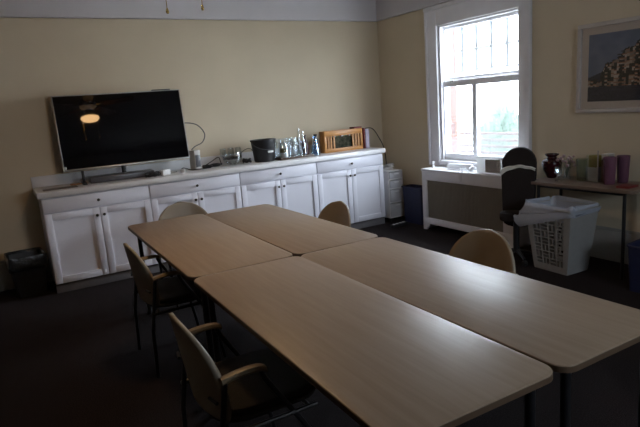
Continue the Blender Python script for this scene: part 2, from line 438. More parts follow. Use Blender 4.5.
# ---------------------------------------------------------------- base cabinets
CXL, CXR, HC = -4.3364, -.4048, .9685
BX0, BX1, BYF, BT = CXL + .0275, CXR - .0275, -.554, .912
UW = (BX1 - BX0) / 4
def knob(y, x, z, parent):
    MB().lathe([(0, 0), (.006, 0), (.005, .010), (.013, .016), (.014, .022), (.009, .027), (0, .028)], n=12, rot=Matrix.Rotation(pi / 2, 3, 'X')).build('knob', 'knob', parent, loc=(x, y, z))
def shaker(w, h, c):
    m = MB(); s_ = .062; T = .02
    m.b2(c[0] - w / 2, c[0] - w / 2 + s_, -T, 0, c[1] - h / 2, c[1] + h / 2, .002); m.b2(c[0] + w / 2 - s_, c[0] + w / 2, -T, 0, c[1] - h / 2, c[1] + h / 2, .002)
    m.b2(c[0] - w / 2 + s_, c[0] + w / 2 - s_, -T, 0, c[1] - h / 2, c[1] - h / 2 + s_, .002); m.b2(c[0] - w / 2 + s_, c[0] + w / 2 - s_, -T, 0, c[1] + h / 2 - s_, c[1] + h / 2, .002)
    m.b2(c[0] - w / 2 + s_ - .003, c[0] + w / 2 - s_ + .003, -.007, 0, c[1] - h / 2 + s_ - .003, c[1] + h / 2 - s_ + .003)
    return m
def cabinet(x, label):
    t = thing('base_cabinet', label, 'cabinet', (x, BYF, 0), group='white base cabinets along the back wall')
    W = UW - .004
    m = MB(); m.b2(-W / 2, W / 2, .022, -BYF - .022, .095, BT, .001); m.build('body', 'cab', t)
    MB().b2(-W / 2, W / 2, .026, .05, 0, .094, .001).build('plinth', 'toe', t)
    d = MB(); d.b2(-W / 2 + .003, W / 2 - .003, 0, .02, .775, .902, .003)
    d = d.build('drawer', 'cab', t); knob(-.001, 0, .835, d)
    for s_ in (-1, 1):
        dm = shaker(W / 2 - .006, .665, (s_ * W / 4, .428)); 
        for v in dm.b.verts: v.co.y += .02
        dd = dm.build('door', 'cab', t); knob(-.001, s_ * .032, .69, dd)
    return t
cl = ['white base cabinet at the left end, under the television', 'second white base cabinet from the left, under the cables and glass bowl',
      'third white base cabinet from the left, under the bucket and tray of glasses', 'white base cabinet at the right end, under the wooden basket']
for i in range(4): cabinet(BX0 + UW * (i + .5), cl[i])
t = thing('worktop', 'long white worktop with low backsplash running over the base cabinets', 'worktop', (0, 0, 0))
MB().b2(CXL, CXR, -.5815, -.021, BT + .001, HC, .008).build('top_slab', 'counter', t)
MB().b2(CXL, CXR, -.020, -.001, BT, HC + .105, .003).build('backsplash', 'counter', t)

# ---------------------------------------------------------------- television
tv = thing('television', 'large black flat television with a thin silver bezel, leaning back on the worktop', 'television', (-3.438, -.27, HC), radians(-2.5))
tl = radians(-8.0)
R_ = Matrix.Rotation(tl, 3, 'X')
TW, TH, Z0 = 1.235, .732, .139
def place_tv(m):
    for v in m.b.verts: v.co = R_ @ v.co + Vector((0, -.04, Z0))
    return m
m = MB(); m.b2(-TW / 2, TW / 2, 0, .018, 0, .018, .003); m.b2(-TW / 2, TW / 2, 0, .018, TH - .010, TH, .003); m.b2(-TW / 2, -TW / 2 + .010, 0, .018, .018, TH - .010, .003); m.b2(TW / 2 - .010, TW / 2, 0, .018, .018, TH - .010, .003)
place_tv(m).build('bezel', 'silver', tv)
place_tv(MB().b2(-TW / 2 + .009, TW / 2 - .009, .004, .016, .016, TH - .009)).build('screen', 'screen', tv, smooth=False)
place_tv(MB().b2(-TW / 2 + .01, TW / 2 - .01, .017, .04, .01, TH - .01, .006).b2(-.4, .4, .04, .075, .04, .45, .015)).build('back_housing', 'blackpl', tv)
place_tv(MB().b2(.33, .52, .0, .03, TH + .001, TH + .010, .002)).build('top_clip', 'blackpl', tv)
m = MB(); m.tube([(-.05, .08, .05), (-.05, .09, .30)], .022); m.build('stand_neck', 'blackpl', tv)
MB().b2(-.40, .22, -.10, .10, .004, .062, .006).build('stand_base', 'greyplate', tv)
m = MB(); m.b2(-.47, -.43, -.13, .1, 0, .02, .004); m.b2(-.462, -.438, -.03, .01, .02, .13, .004); m.build('stand_foot', 'blackpl', tv)
place_tv(MB().b2(-TW / 2 + .012, -TW / 2 + .030, -.001, .003, .022, .045, .001)).build('sticker', 'sticker', tv)

def cable(name, pts, r, mat, label, cat='cable', group=None, n=6):
    P = smooth_path(pts, n); c = P[0].copy()
    o = MB().tube([p - c for p in P], r, 6).build(name, mat, loc=c); return tag(o, label, cat, group)
Z = HC
# cable that leaves the wall and loops out beside the television
cable('looping_cable', [(-2.86, -.13, 1.46), (-2.75, -.12, 1.475), (-2.63, -.12, 1.44), (-2.56, -.12, 1.34), (-2.60, -.13, 1.25), (-2.70, -.15, 1.21), (-2.77, -.17, 1.15), (-2.78, -.19, 1.09)], .006, 'greyplate', 'grey cable bulging out from behind the right edge of the television')
t = thing('modem', 'white upright box-shaped modem with a dark side beside the television', 'modem', (-2.74, -.24, Z), radians(12))
MB().box((0, 0, .106), (.075, .12, .212), .008).build('housing', 'whited', t)
MB().b2(.0378, .0395, -.045, .045, .02, .17, .0005).build('side_panel', 'white', t)
MB().b2(-.03, .03, -.0625, -.0605, .03, .16, .0005).build('vent', 'greyplate', t)
m = MB()
t = thing('adapter_plug', 'small white power adapter on the worktop below the television', 'adapter', (-3.13, -.43, Z), radians(25))
MB().box((0, 0, .03), (.10, .06, .06), .008).build('housing', 'white', t)
m = MB()
for s_ in (-.012, .012): m.box((.05, s_, .022), (.018, .003, .008))
m.build('prong', 'silver', t)
t = thing('adapter_plug', 'small white plug lying left of the modem, closest to it', 'adapter', (-2.93, -.38, Z), radians(-30))
MB().box((0, 0, .018), (.05, .04, .036), .006).build('housing', 'white', t)
MB().tube(smooth_path([(-.02, 0, .02), (-.06, .01, .02), (-.09, .04, .006), (-.13, .03, .006)]), .004).build('lead', 'white', t)
def tangle(label, c, rx, ry, n, seed, r=.0045, zz=.03, mat='blackpl', name='cable_coil'):
    rnd = random.Random(seed); P = []
    for i in range(n * 9):
        a = i * 2 * pi / 9; k = .55 + .45 * rnd.random()
        P.append((rx * k * cos(a), ry * k * sin(a), r + .002 + zz * rnd.random()))
    o = MB().tube(smooth_path(P, 3), r, 5).build(name, mat, loc=c); return tag(o, label, 'cable')
tangle('black power cable bunched on the worktop between the white power adapter and the television stand', (-3.26, -.44, Z), .085, .05, 6, 4, r=.006, zz=.045)
tangle('bundle of black cables on the worktop left of the glass bowl', (-2.56, -.26, Z), .12, .06, 6, 5)
tangle('bundle of black cables on the worktop between the glass bowl and the bucket', (-2.145, -.27, Z), .055, .06, 7, 6, zz=.05)
cable('black_lead', [(-2.95, -.36, Z + .01), (-2.9, -.30, Z + .04), (-2.82, -.31, Z + .01), (-2.77, -.32, Z + .008), (-2.7, -.33, Z + .008), (-2.6, -.32, Z + .008)], .005, 'blackpl', 'single black lead running in front of the modem')
cable('black_lead', [(-2.66, -.22, Z + .01), (-2.55, -.2, Z + .06), (-2.46, -.2, Z + .10), (-2.44, -.2, Z + .05), (-2.42, -.18, Z + .01)], .005, 'blackpl', 'black lead arching up behind the cables left of the bowl')
cable('black_lead', [(-2.2, -.14, Z + .01), (-2.16, -.12, Z + .10), (-2.08, -.12, Z + .15), (-2.02, -.13, Z + .14), (-1.96, -.12, Z + .02)], .004, 'blackpl', 'thin black lead arching up behind the left side of the bucket')
# papers at the left end
t = MB(); t.box((0, 0, .003), (.30, .14, .004)); tag(t.build('dark_folder', 'darkwood', loc=(-4.12, -.40, Z)), 'dark flat folder lying at the left end of the worktop', 'folder')
tag(MB().box((0, 0, .004), (.16, .10, .006), .001).build('tan_notepad', 'orangeb', loc=(-3.93, -.22, Z)), 'tan notepad lying behind the left foot of the television', 'notepad')

def vessel(name, prof_out, wall, mat, loc, label, cat, group=None, n=20, inner=True):
    """open glass vessel: outer profile up, then the inner one back down"""
    pr = list(prof_out)
    inn = [(max(r - wall, .001), z + (wall if i == 0 else 0)) for i, (r, z) in enumerate(prof_out)][::-1]
    m = MB().lathe([(0, prof_out[0][1])] + pr + (inn + [(0, prof_out[0][1] + wall)] if inner else []), n=n)
    o = m.build(name, mat, loc=loc); return tag(o, label, cat, group)
# glass bowl with dark drink and a few glasses beside
bowl = thing('glass_bowl', 'round clear glass bowl with something dark inside on the worktop', 'bowl', (-2.325, -.28, Z))
MB().lathe([(0, 0), (.045, 0), (.05, .008), (.095, .035), (.115, .085), (.110, .145), (.107, .145), (.111, .085), (.09, .039), (0, .012)], n=24).build('bowl', 'glass', bowl)
MB().lathe([(0, .072), (.10, .072), (.107, .092), (.10, .098), (0, .098)], n=24).build('contents', 'liquid', bowl)
for i, (x, y, lb) in enumerate(((-2.37, -.12, 'clear wine glass standing behind the left of the glass bowl'), (-2.27, -.11, 'clear wine glass standing behind the middle of the glass bowl'), (-2.19, -.14, 'clear wine glass standing behind the right of the glass bowl'))):
    t = thing('wine_glass', lb, 'glass', (x, y, Z), group='wine glasses behind the bowl')
    MB().lathe([(0, 0), (.032, 0), (.030, .004), (.004, .008), (.004, .07)], n=16).build('stem', 'glass', t)
    MB().lathe([(.004, .07), (.03, .09), (.038, .13), (.032, .185), (.030, .185), (.036, .13), (.028, .093), (0, .075)], n=16).build('bowl', 'glass', t)
# bucket
t = thing('black_bucket', 'black bucket with a handle and a white sticker on the worktop', 'bucket', (-1.940, -.30, Z))
MB().lathe([(0, 0), (.112, 0), (.118, .01), (.142, .235), (.150, .235), (.150, .252), (.138, .252), (.112, .02), (0, .02)], n=32).build('pail', 'blackpl', t)
P = []
for i in range(17):
    a = pi * i / 16; P.append(((.152) * cos(a), -.150 * sin(a) * .95 - .004, .225 - .085 * sin(a)))
h = MB().tube(P, .004, 8).build('handle', 'greyplate', t)
m = MB()
m.grid(lambda u, v: Vector((.1385 * sin(-.1 + .55 * u), -.1385 * cos(-.1 + .55 * u), .105 + .022 * v)), 6, 1)
m.build('sticker', 'sticker', t, solid=.001)
# tray with glasses
t = thing('serving_tray', 'dark wooden tray holding glasses and a jar on the worktop', 'tray', (-1.585, -.33, Z))
m = MB(); m.b2(-.22, .22, -.13, .13, .0, .010, .002); m.b2(-.22, .22, -.13, -.12, .01, .026, .002); m.b2(-.22, .22, .12, .13, .01, .026, .002); m.b2(-.22, -.21, -.12, .12, .01, .026, .002); m.b2(.21, .22, -.12, .12, .01, .026, .002)
m.build('tray_board', 'darkwood', t)
zt_ = Z + .011
j = thing('glass_jar', 'squat clear jar with olive coloured contents and wire clasp on the left of the tray', 'jar', (-1.72, -.375, zt_))
MB().lathe([(0, 0), (.052, 0), (.055, .01), (.055, .155), (.045, .17), (.045, .185), (.042, .185), (.042, .17), (.051, .153), (.051, .012), (0, .012)], n=24).build('jar_body', 'glass', j)
MB().lathe([(0, .013), (.049, .013), (.049, .07), (0, .07)], n=24).build('label_band', 'paper', j)
MB().lathe([(0, .071), (.049, .071), (.049, .115), (0, .12)], n=24).build('contents', 'olive', j)
MB().lathe([(0, .187), (.049, .187), (.049, .200), (0, .204)], n=24).build('lid', 'glass', j)
MB().tube([(.058 * cos(a * pi / 8), .058 * sin(a * pi / 8), .178 + .006 * sin(a)) for a in range(16)], .002, 6, closed=True).build('clasp', 'knob', j)
gp = [(-1.67, -.255, ''), (-1.621, -.39, ''), (-1.59, -.255, ''), (-1.541, -.39, ''), (-1.51, -.255, ''), (-1.755, -.255, '')]
gl = ['clear tall tumbler in the back row of the tray, second from the left', 'clear tall tumbler in the front row of the tray, beside the squat jar', 'clear tall tumbler in the back row of the tray, third from the left',
      'clear tall tumbler in the front row of the tray, the one away from the jar', 'clear tall tumbler in the back row of the tray, beside the slim bottles', 'clear tall tumbler directly behind the squat jar']
for (x, y, _), lb in zip(gp, gl):
    vessel('tumbler', [(.028, 0), (.030, .008), (.038, .225)], .0025, 'glass', (x, y, zt_), lb, 'glass', 'tumblers on the tray', 18)
for x, y, hgt, lb in ((-1.44, -.25, .30, 'tall slim clear bottle at the back right of the tray'), (-1.455, -.37, .27, 'tall slim clear bottle at the front right of the tray')):
    t = thing('glass_bottle', lb, 'bottle', (x, y, zt_), group='clear bottles on the tray')
    MB().lathe([(0, 0), (.03, 0), (.032, .01), (.032, hgt * .55), (.014, hgt * .75), (.012, hgt), (.010, hgt), (.012, hgt * .74), (.029, hgt * .54), (.029, .012), (0, .012)], n=18).build('bottle_body', 'glass', t)
    MB().lathe([(0, hgt), (.013, hgt), (.013, hgt + .02), (0, hgt + .022)], n=12).build('stopper', 'chrome', t)
t = thing('dark_bottle', 'short dark brown bottle standing between the tray and the blue carafe', 'bottle', (-1.325, -.18, Z))
MB().lathe([(0, 0), (.036, 0), (.038, .01), (.038, .15), (.016, .19), (.014, .225), (0, .226)], n=18).build('bottle_body', 'maroon', t)
MB().lathe([(0, .227), (.017, .227), (.017, .245), (0, .246)], n=12).build('cap', 'blackpl', t)
t = thing('blue_carafe', 'pale blue glass carafe with narrow neck right of the tray', 'carafe', (-1.30, -.38, Z))
MB().lathe([(0, 0), (.046, 0), (.05, .012), (.046, .10), (.030, .155), (.022, .185), (.030, .235), (.027, .235), (.019, .186), (.027, .154), (.042, .10), (.045, .014), (0, .014)], n=22).build('carafe_body', 'bglass', t)
MB().lathe([(0, .016), (.043, .016), (.041, .10), (.030, .14), (0, .14)], n=22).build('water', film('pale_water', (.45, .60, .75), .5, .1), t)
t = thing('grey_bottle', 'grey bottle with dark cap squeezed against the left end of the wooden basket', 'bottle', (-1.185, -.20, Z))
MB().lathe([(0, 0), (.032, 0), (.034, .01), (.034, .17), (.02, .195), (0, .196)], n=18).build('bottle_body', pbr('grey_bottle_plastic', (.22, .24, .30), .3, var=.05), t)
MB().lathe([(0, .197), (.022, .197), (.022, .24), (0, .241)], n=14).build('cap', 'blackpl', t)
# wooden basket
bx0, bx1 = -1.12, -.55
t = thing('wooden_basket', 'honey coloured slatted wooden basket with an oblong front opening', 'basket', ((bx0 + bx1) / 2, -.245, Z))
W2, D2, H2 = (bx1 - bx0) / 2, .050, .265
for s_, nm in ((-1, 'front_panel'), (1, 'back_panel')):
    m = MB(); y0 = s_ * D2 - .008; y1 = s_ * D2 + .008
    m.b2(-W2, W2, y0, y1, 0, .045, .003); m.b2(-W2, W2, y0, y1, H2 - .065, H2, .003)
    m.b2(-W2, -W2 + .03, y0, y1, .045, H2 - .065, .002); m.b2(W2 - .03, W2, y0, y1, .045, H2 - .065, .002)
    for k in range(3):
        for q in (-1, 1):
            x = q * (W2 - .06 - k * .042); m.b2(x - .010, x + .010, y0 + .003, y1 - .003, .045, H2 - .065)
    m.build(nm, 'honey', t)
for s_ in (-1, 1): MB().b2(s_ * W2 - .008, s_ * W2 + .008, -D2 + .009, D2 - .009, 0, H2, .003).build('end_panel', 'honey', t)
MB().b2(-W2 + .009, W2 - .009, -D2 + .009, D2 - .009, .002, .012).build('basket_floor', 'honey', t)
tag(MB().box((0, 0, .085), (.30, .06, .17), .006).build('dark_box', pbr('dark_green_carton', (.09, .08, .055), .9, spec=.1, col2=(.014, .020, .012), scale=22), loc=(-.835, -.245, Z + .013)), 'dark box lying inside the wooden basket', 'box')
rr = random.Random(3)
for k in range(9):
    c = ['paper', 'olive', 'leaf', 'maroonb'][k % 4]
    tag(MB().box((0, 0, .012), (.026, .045, .024), .002).build('tea_packet', c, loc=(-.945 + k * .0285, -.245, Z + .184)), '%s packet standing on the dark box, %s in its row inside the basket' % (['white', 'olive', 'green', 'maroon'][k % 4], ['first', 'second', 'third', 'fourth', 'fifth', 'sixth', 'seventh', 'eighth', 'last'][k]), 'packet', 'packets in the basket')
def book(x, y, w, h, d, mat, label, rz=0):
    t = thing('book', label, 'book', (x, y, Z), rz, 'books beside the wooden basket')
    m = MB(); m.b2(-w / 2, -w / 2 + .003, -d / 2, d / 2, 0, h); m.b2(w / 2 - .003, w / 2, -d / 2, d / 2, 0, h); m.b2(-w / 2, w / 2, -d / 2, -d / 2 + .003, 0, h)
    m.build('cover', mat, t, smooth=False)
    MB().b2(-w / 2 + .0032, w / 2 - .0032, -d / 2 + .0035, d / 2 - .004, .004, h - .004).build('pages', 'paper', t, smooth=False)
book(-.527, -.23, .022, .262, .18, 'maroonb', 'dark red book upright against the right end of the wooden basket')
book(-.486, -.235, .052, .245, .17, 'lilac', 'lilac and white book, rightmost of the upright books')
tag(MB().box((0, 0, .009), (.12, .10, .018), .002).build('flat_book', 'maroonb', loc=(-.61, -.245, Z + H2)), 'dark red book lying flat on the right end of the wooden basket', 'book')

# ---------------------------------------------------------------- corner: drawer cart, cable, blue bin
t = thing('plastic_drawer_cart', 'narrow white cart with four frosted drawers in the corner beside the cabinets', 'drawer cart', (-.235, -.37, 0))
m = MB(); m.b2(-.115, -.105, -.17, .17, .05, .66, .003); m.b2(.105, .115, -.17, .17, .05, .66, .003)
for z in (.05, .245, .425, .545, .65): m.b2(-.105, .105, -.17, .17, z, z + .014, .002)
m.b2(-.105, .105, .16, .17, .06, .65)
m.build('cart_frame', 'white', t)
for z0, z1 in ((.068, .236), (.262, .416), (.442, .536), (.562, .642)):
    m = MB(); m.b2(-.10, .10, -.178, -.170, z0, z1, .003); m.b2(-.10, -.096, -.168, .14, z0, z1 - .01); m.b2(.096, .10, -.168, .14, z0, z1 - .01); m.b2(-.095, .095, -.168, .14, z0, z0 + .005)
    d = m.build('drawer', 'drawer', t)
    MB().b2(-.04, .04, -.190, -.1785, z1 - .028, z1 - .014, .003).build('drawer_pull', 'white', d)
for sx in (-1, 1):
    for sy in (-1, 1): MB().lathe([(0, -.011), (.022, -.011), (.024, 0), (.022, .011), (0, .011)], n=14, rot=Matrix.Rotation(pi / 2, 3, 'Y')).tube([(0, 0, 0), (0, 0, .027)], .006).build('caster', 'blackpl', t, loc=(sx * .09, sy * .14, .0245))
t = MB()
for k in range(5):
    t.box((.01 * k - .03, .02 * (k % 3) - .02, .006 + .008 * k), (.15 - .012 * k, .12, .007), .001, rot=Matrix.Rotation(.2 * k - .3, 3, 'Z'))
tag(t.build('paper_stack', 'paper', loc=(-.235, -.37, .665)), 'loose stack of papers and packets on top of the drawer cart', 'papers')
tangle('beige cord coiled on the papers on the drawer cart', (-.225, -.42, .71), .07, .05, 3, 9, mat='whited', name='cord_coil')
cable('loose_cord', [(-.43, -.06, 1.19), (-.3, -.05, 1.21), (-.2, -.05, 1.19), (-.12, -.06, 1.08), (-.06, -.1, .9), (-.05, -.12, .62), (-.05, -.14, .4), (-.05, -.16, .12), (-.06, -.16, .01)], .006, 'blackpl', 'black cord arching from behind the books down the corner to the floor', 'cord')
t = thing('recycling_bin', 'navy blue rectangular bin on the floor between the drawer cart and the radiator cover', 'bin', (-.115, -.80, 0))
def open_box(w, d, h, tp, wall=.004):
    m = MB(); R0 = rrect(w * tp, d * tp, .025); R1 = rrect(w, d, .03); Ri = rrect(w - 2 * wall, d - 2 * wall, .028); Rj = rrect(w * tp - 2 * wall, d * tp - 2 * wall, .023)
    rows = [[m.b.verts.new((x, y, z)) for x, y in R] for R, z in ((R0, 0), (R1, h), (Ri, h), (Rj, .01))]
    n = len(R0)
    for a, b_ in zip(rows, rows[1:]):
        for k in range(n): m.b.faces.new((a[k], a[(k + 1) % n], b_[(k + 1) % n], b_[k]))
    m.b.faces.new(rows[0][::-1]); m.b.faces.new(rows[3])
    return m
open_box(.18, .38, .46, .9).build('bin_body', 'navy', t)
m = MB(); P = rrect(.192, .392, .035); m.tube([(x, y, .456) for x, y in P], .008, 6, closed=True); m.build('rim', 'navy', t)
t = thing('power_strip', 'black power strip with pale edge on the floor in front of the drawer cart', 'power strip', (-.42, -.80, 0), radians(8))
MB().box((0, 0, .02), (.26, .06, .04), .006).build('housing', 'blackpl', t)
for k in range(4): MB().lathe([(0, 0), (.018, 0), (.018, .003), (0, .003)], n=14).build('socket', 'white', t, loc=(-.09 + k * .055, 0, .0405))

# ---------------------------------------------------------------- waste bin left of the cabinets
t = thing('waste_bin', 'black square waste bin on the carpet left of the white cabinets', 'bin', (-4.51, -.26, 0), radians(4))
open_box(.30, .36, .36, .8).build('bin_body', 'blackpl', t)
m = MB(); R = rrect(.312, .372, .04, 8); n = len(R)
def bagf(u, v):
    i = int(round(u * n)) % n; x, y = R[i]; k = 1 + .03 * noise.noise(Vector((x * 14, y * 14, v * 3))) + (.02 if v > .3 else 0)
    prof = [(.93, .30), (.96, .375), (1.0, .385), (1.03, .36), (1.04, .30), (1.03, .26 + .02 * noise.noise(Vector((x * 9, y * 9, 0))))]
    a = prof[int(round(v * 5))]
    return Vector((x * a[0] * k, y * a[0] * k, a[1]))
m.grid(bagf, n, 5, wrap=True); m.build('bag_liner', 'bagdark', t, solid=.002)

# ---------------------------------------------------------------- conference tables
def table(label, x0, y0, x1, y1, dx=0):
    """near edge (x0..x1 at y0), far edge at y1 shifted by dx"""
    L = y1 - y0; w = x1 - x0; ang = math.atan2(-dx, L)
    t = thing('folding_table', label, 'table', ((x0 + x1) / 2 + dx / 2, (y0 + y1) / 2, 0), ang, 'oak topped tables pushed together')
    P = rrect(w, L, .06, 8)
    MB().prism(P, .7155, .74, .003).build('tabletop', 'table', t)
    P2 = rrect(w + .003, L + .003, .0615, 8)
    m = MB(); rows = [[m.b.verts.new((x, y, z)) for x, y in R] for R, z in ((P2, .717), (P2, .7365), (rrect(w - .002, L - .002, .059, 8), .7365), (rrect(w - .002, L - .002, .059, 8), .717))]
    for a, b_ in zip(rows, rows[1:] + rows[:1]):
        for k in range(len(P)): m.b.faces.new((a[k], a[(k + 1) % len(P)], b_[(k + 1) % len(P)], b_[k]))
    m.build('edge_band', 'tedge', t)
    m = MB()
    for s_ in (-1, 1): m.b2(s_ * (w / 2 - .09) - .012, s_ * (w / 2 - .09) + .012, -L / 2 + .12, L / 2 - .12, .685, .715, .002)
    for s_ in (-1, 1): m.b2(-w / 2 + .09, w / 2 - .09, s_ * (L / 2 - .12) - .012, s_ * (L / 2 - .12) + .012, .685, .715, .002)
    m.build('under_frame', 'black', t)
    for sx in (-1, 1):
        for sy in (-1, 1):
            m = MB(); x, y = sx * (w / 2 - .075), sy * (L / 2 - .05)
            m.tube([(x, y, .02), (x, y, .715)], .016, 14); m.build('leg', 'black', t)
            MB().lathe([(0, 0), (.022, 0), (.022, .02), (.017, .03), (0, .03)], n=14, c=(x, y, 0)).build('foot_cap', 'blackpl', t)
    return t
table('oak topped table nearest the bottom left, at the front of the left row', -3.862, -5.105, -3.243, -3.395, .036)
table('oak topped table at the front of the right row, running off the frame', -3.232, -5.118, -2.640, -3.408, .018)
table('oak topped table at the far end of the left row, before the cabinets', -3.828, -3.385, -3.216, -1.635, .035)
table('oak topped table at the far end of the right row', -3.206, -3.398, -2.618, -1.70, .022)

# ---------------------------------------------------------------- armchairs (faces +Y in its own frame)
def make_chair():
    t = thing('armchair', '', 'chair')
    # seat pan: tan shell with a dark cushion
    P = [(x, y) for x, y in rrect(.47, .46, .13, 8, 0, .02)]
    MB().prism(P, .425, .445, .008).build('seat_shell', 'seat', t)
    Pc = rrect(.445, .435, .12, 8, 0, .022)
    MB().prism(Pc, .446, .475, .012).build('seat_cushion', 'seat', t)
    # back shell, curved, round-topped
    def bf(off):
        def f(u, v):
            a = (u * 2 - 1); zc = v
            half = .248 * (1 - max(0, (v - .30) / .70) ** 2.3) ** .5 if v > .30 else .248 - .03 * ((.30 - v) / .30) ** 2
            half = max(half, .012)
            x = a * half; z = .44 + v * .375
            y = -.215 - .055 * v + .055 * (x / .235) ** 2 + off
            return Vector((x, y, z))
        return f
    m = MB(); m.grid(bf(0), 16, 18)
    o = m.build('backrest', 'tan', t, solid=.016)
    # side frames with arm pads
    for s_ in (-1, 1):
        X = s_ * .248
        MB().tube([(X, -.235, .008), (X, -.225, .30), (X, -.175, .620)], .011, 10).build('leg', 'black', t)
        MB().tube([(X, .20, .008), (X, .15, .30), (X, -.02, .58), (X, -.035, .620)], .011, 10).build('leg', 'black', t)
        m = MB(); pts = smooth_path([(X, -.19, .622), (X, -.12, .632), (X, -.05, .632), (X, -.015, .620)], 4)
        pr = bmesh.new()
        rings = []
        for p in pts:
            rings.append([m.b.verts.new(p + Vector((dx, 0, dz))) for dx, dz in ((-.02, -.006), (-.023, .002), (-.015, .012), (0, .015), (.015, .012), (.023, .002), (.02, -.006))])
        pr.free()
        for a, b_ in zip(rings, rings[1:]):
            for k in range(7): m.b.faces.new((a[k], a[(k + 1) % 7], b_[(k + 1) % 7], b_[k]))
        m.b.faces.new(rings[0][::-1]); m.b.faces.new(rings[-1])
        m.build('arm_pad', 'arm', t)
    m = MB()
    for y in (-.17, .15): m.tube([(-.255, y, .41), (.255, y, .41)], .009, 8)
    for s_ in (-1, 1): m.tube([(s_ * .255, -.22, .41), (s_ * .255, .185, .41)], .009, 8)
    m.build('seat_frame', 'black', t)
    for s_ in (-1, 1): MB().tube([(s_ * .258, -.215, .55), (s_ * .20, -.225, .55)], .007, 8).build('back_bracket', 'black', t)
    return t
ch = make_chair()
CH = [  # x, y of the seat centre, heading
    (-3.83, -4.06, -91, 'tan armchair on the left side of the tables, nearest the camera'),
    (-3.72, -2.61, -90, 'tan armchair on the left side of the tables, farther one near the cabinets'),
    (-3.27, -1.60, 180, 'tan armchair at the far end of the tables with its back to the cabinets'),
    (-2.61, -2.51, 90, 'tan armchair on the right side of the tables, farther one'),
    (-2.57, -3.98, 90, 'tan armchair on the right side of the tables, in front of the white hamper'),
]
for i, (x, y, a, lb) in enumerate(CH):
    c = ch if i == 0 else copy_tree(ch)
    c.location = (x, y, 0); c.rotation_euler = (0, 0, radians(a)); c['label'] = lb; c['group'] = 'tan armchairs around the tables'

# ---------------------------------------------------------------- on the radiator cover
t = thing('white_window_fan', 'white plastic box fan with a square grid on the radiator cover', 'fan', (-.19, -2.13, RZ), 0)
W_, H_ = .20, .165
m = MB(); m.b2(-.05, .05, -W_, W_, 0, H_); m.build('housing', 'milky', t, smooth=False)
m = MB()
for i in range(9): m.b2(-.058, -.052, -.12 + i * .024 - .003, -.12 + i * .024 + .003, .02, .145)
for i in range(6): m.b2(-.058, -.052, -.12, .072, .02 + i * .025 - .003, .02 + i * .025 + .003)
m.build('grid', 'whited', t, smooth=False)
MB().b2(-.0515, -.0505, -.12, .072, .02, .145).build('recess', 'frame', t, smooth=False)
MB().b2(-.07, .07, -W_ - .01, W_ + .01, H_ + .001, H_ + .012, .003).build('lid', 'milky', t)
t = thing('rolled_blind_strips', 'loose white plastic strips bundled on the radiator cover left of the box fan', 'blind', (-.17, -1.62, RZ), 0)
for k in range(4):
    a = radians(-8 + 6 * k)
    MB().box((0, 0, .014 + .016 * k), (.035, .46 - .05 * k, .010), .003, rot=Matrix.Rotation(a, 3, 'Z')).build('strip', 'white', t)
P = smooth_path([(-.06, -.10, .03), (-.12, -.12, .035), (-.1385, -.11, -.02), (-.142, -.13, -.09), (-.142, -.15, -.10), (-.142, -.16, -.03), (-.13, -.17, .03), (-.08, -.16, .04)])
MB().tube(P, .003, 6).build('cord', 'white', t)
tag(tangle('white cord bunched on the radiator cover against the left side of the box fan', (-.20, -1.86, RZ), .07, .05, 4, 12, r=.005, mat='white', name='cord_coil', zz=.05))
t = thing('white_knob_fitting', 'tiny white valve fitting at the left end of the radiator cover', 'valve', (-.16, -1.17, RZ))
MB().lathe([(0, 0), (.018, 0), (.016, .02), (.008, .03), (.008, .045), (.016, .05), (.014, .07), (0, .075)], n=14).build('valve_body', 'white', t)

# ---------------------------------------------------------------- side table with vases
TX0, TX1, TY0, TY1 = -.47, -.03, -3.72, -2.745
t = thing('side_table', 'narrow dark brown table against the wall under the picture', 'table', ((TX0 + TX1) / 2, (TY0 + TY1) / 2, 0))
wx, wy = (TX1 - TX0), (TY1 - TY0)
MB().prism(rrect(wx, wy, .04, 8), .712, .74, .004).build('tabletop', 'brownlam', t)
for sx in (-1, 1):
    for sy in (-1, 1):
        m = MB().tube([(sx * (wx / 2 - .06), sy * (wy / 2 - .09), 0), (sx * (wx / 2 - .06), sy * (wy / 2 - .09), .711)], .014, 12); m.build('leg', 'black', t)
m = MB()
for sx in (-1, 1): m.b2(sx * (wx / 2 - .06) - .01, sx * (wx / 2 - .06) + .01, -wy / 2 + .09, wy / 2 - .09, .685, .711, .002)
m.build('under_frame', 'black', t)
ZT = .7405
t = thing('maroon_vase', 'dark maroon glazed urn-shaped vase with a diamond texture on the side table', 'vase', (-.20, -2.815, ZT))
m = MB(); pr = [(0, 0), (.036, 0), (.040, .006), (.075, .075), (.088, .13), (.084, .158), (.060, .178), (.042, .186), (.040, .196), (.058, .208), (.060, .222), (.052, .222), (.036, .2), (.036, .185), (0, .17)]
m.lathe(pr, n=40)
for v in m.b.verts:
    r = math.hypot(v.co.x, v.co.y)
    if .02 < v.co.z < .17 and r > .04:
        a = math.atan2(v.co.y, v.co.x); k = 1 + .02 * sin(10 * a + v.co.z * 80); v.co.x *= k; v.co.y *= k
m.build('vase_body', 'maroon', t)
MB().lathe([(.0605, .212), (.0615, .216), (.0605, .221)], n=40).build('rim', 'maroon', t)
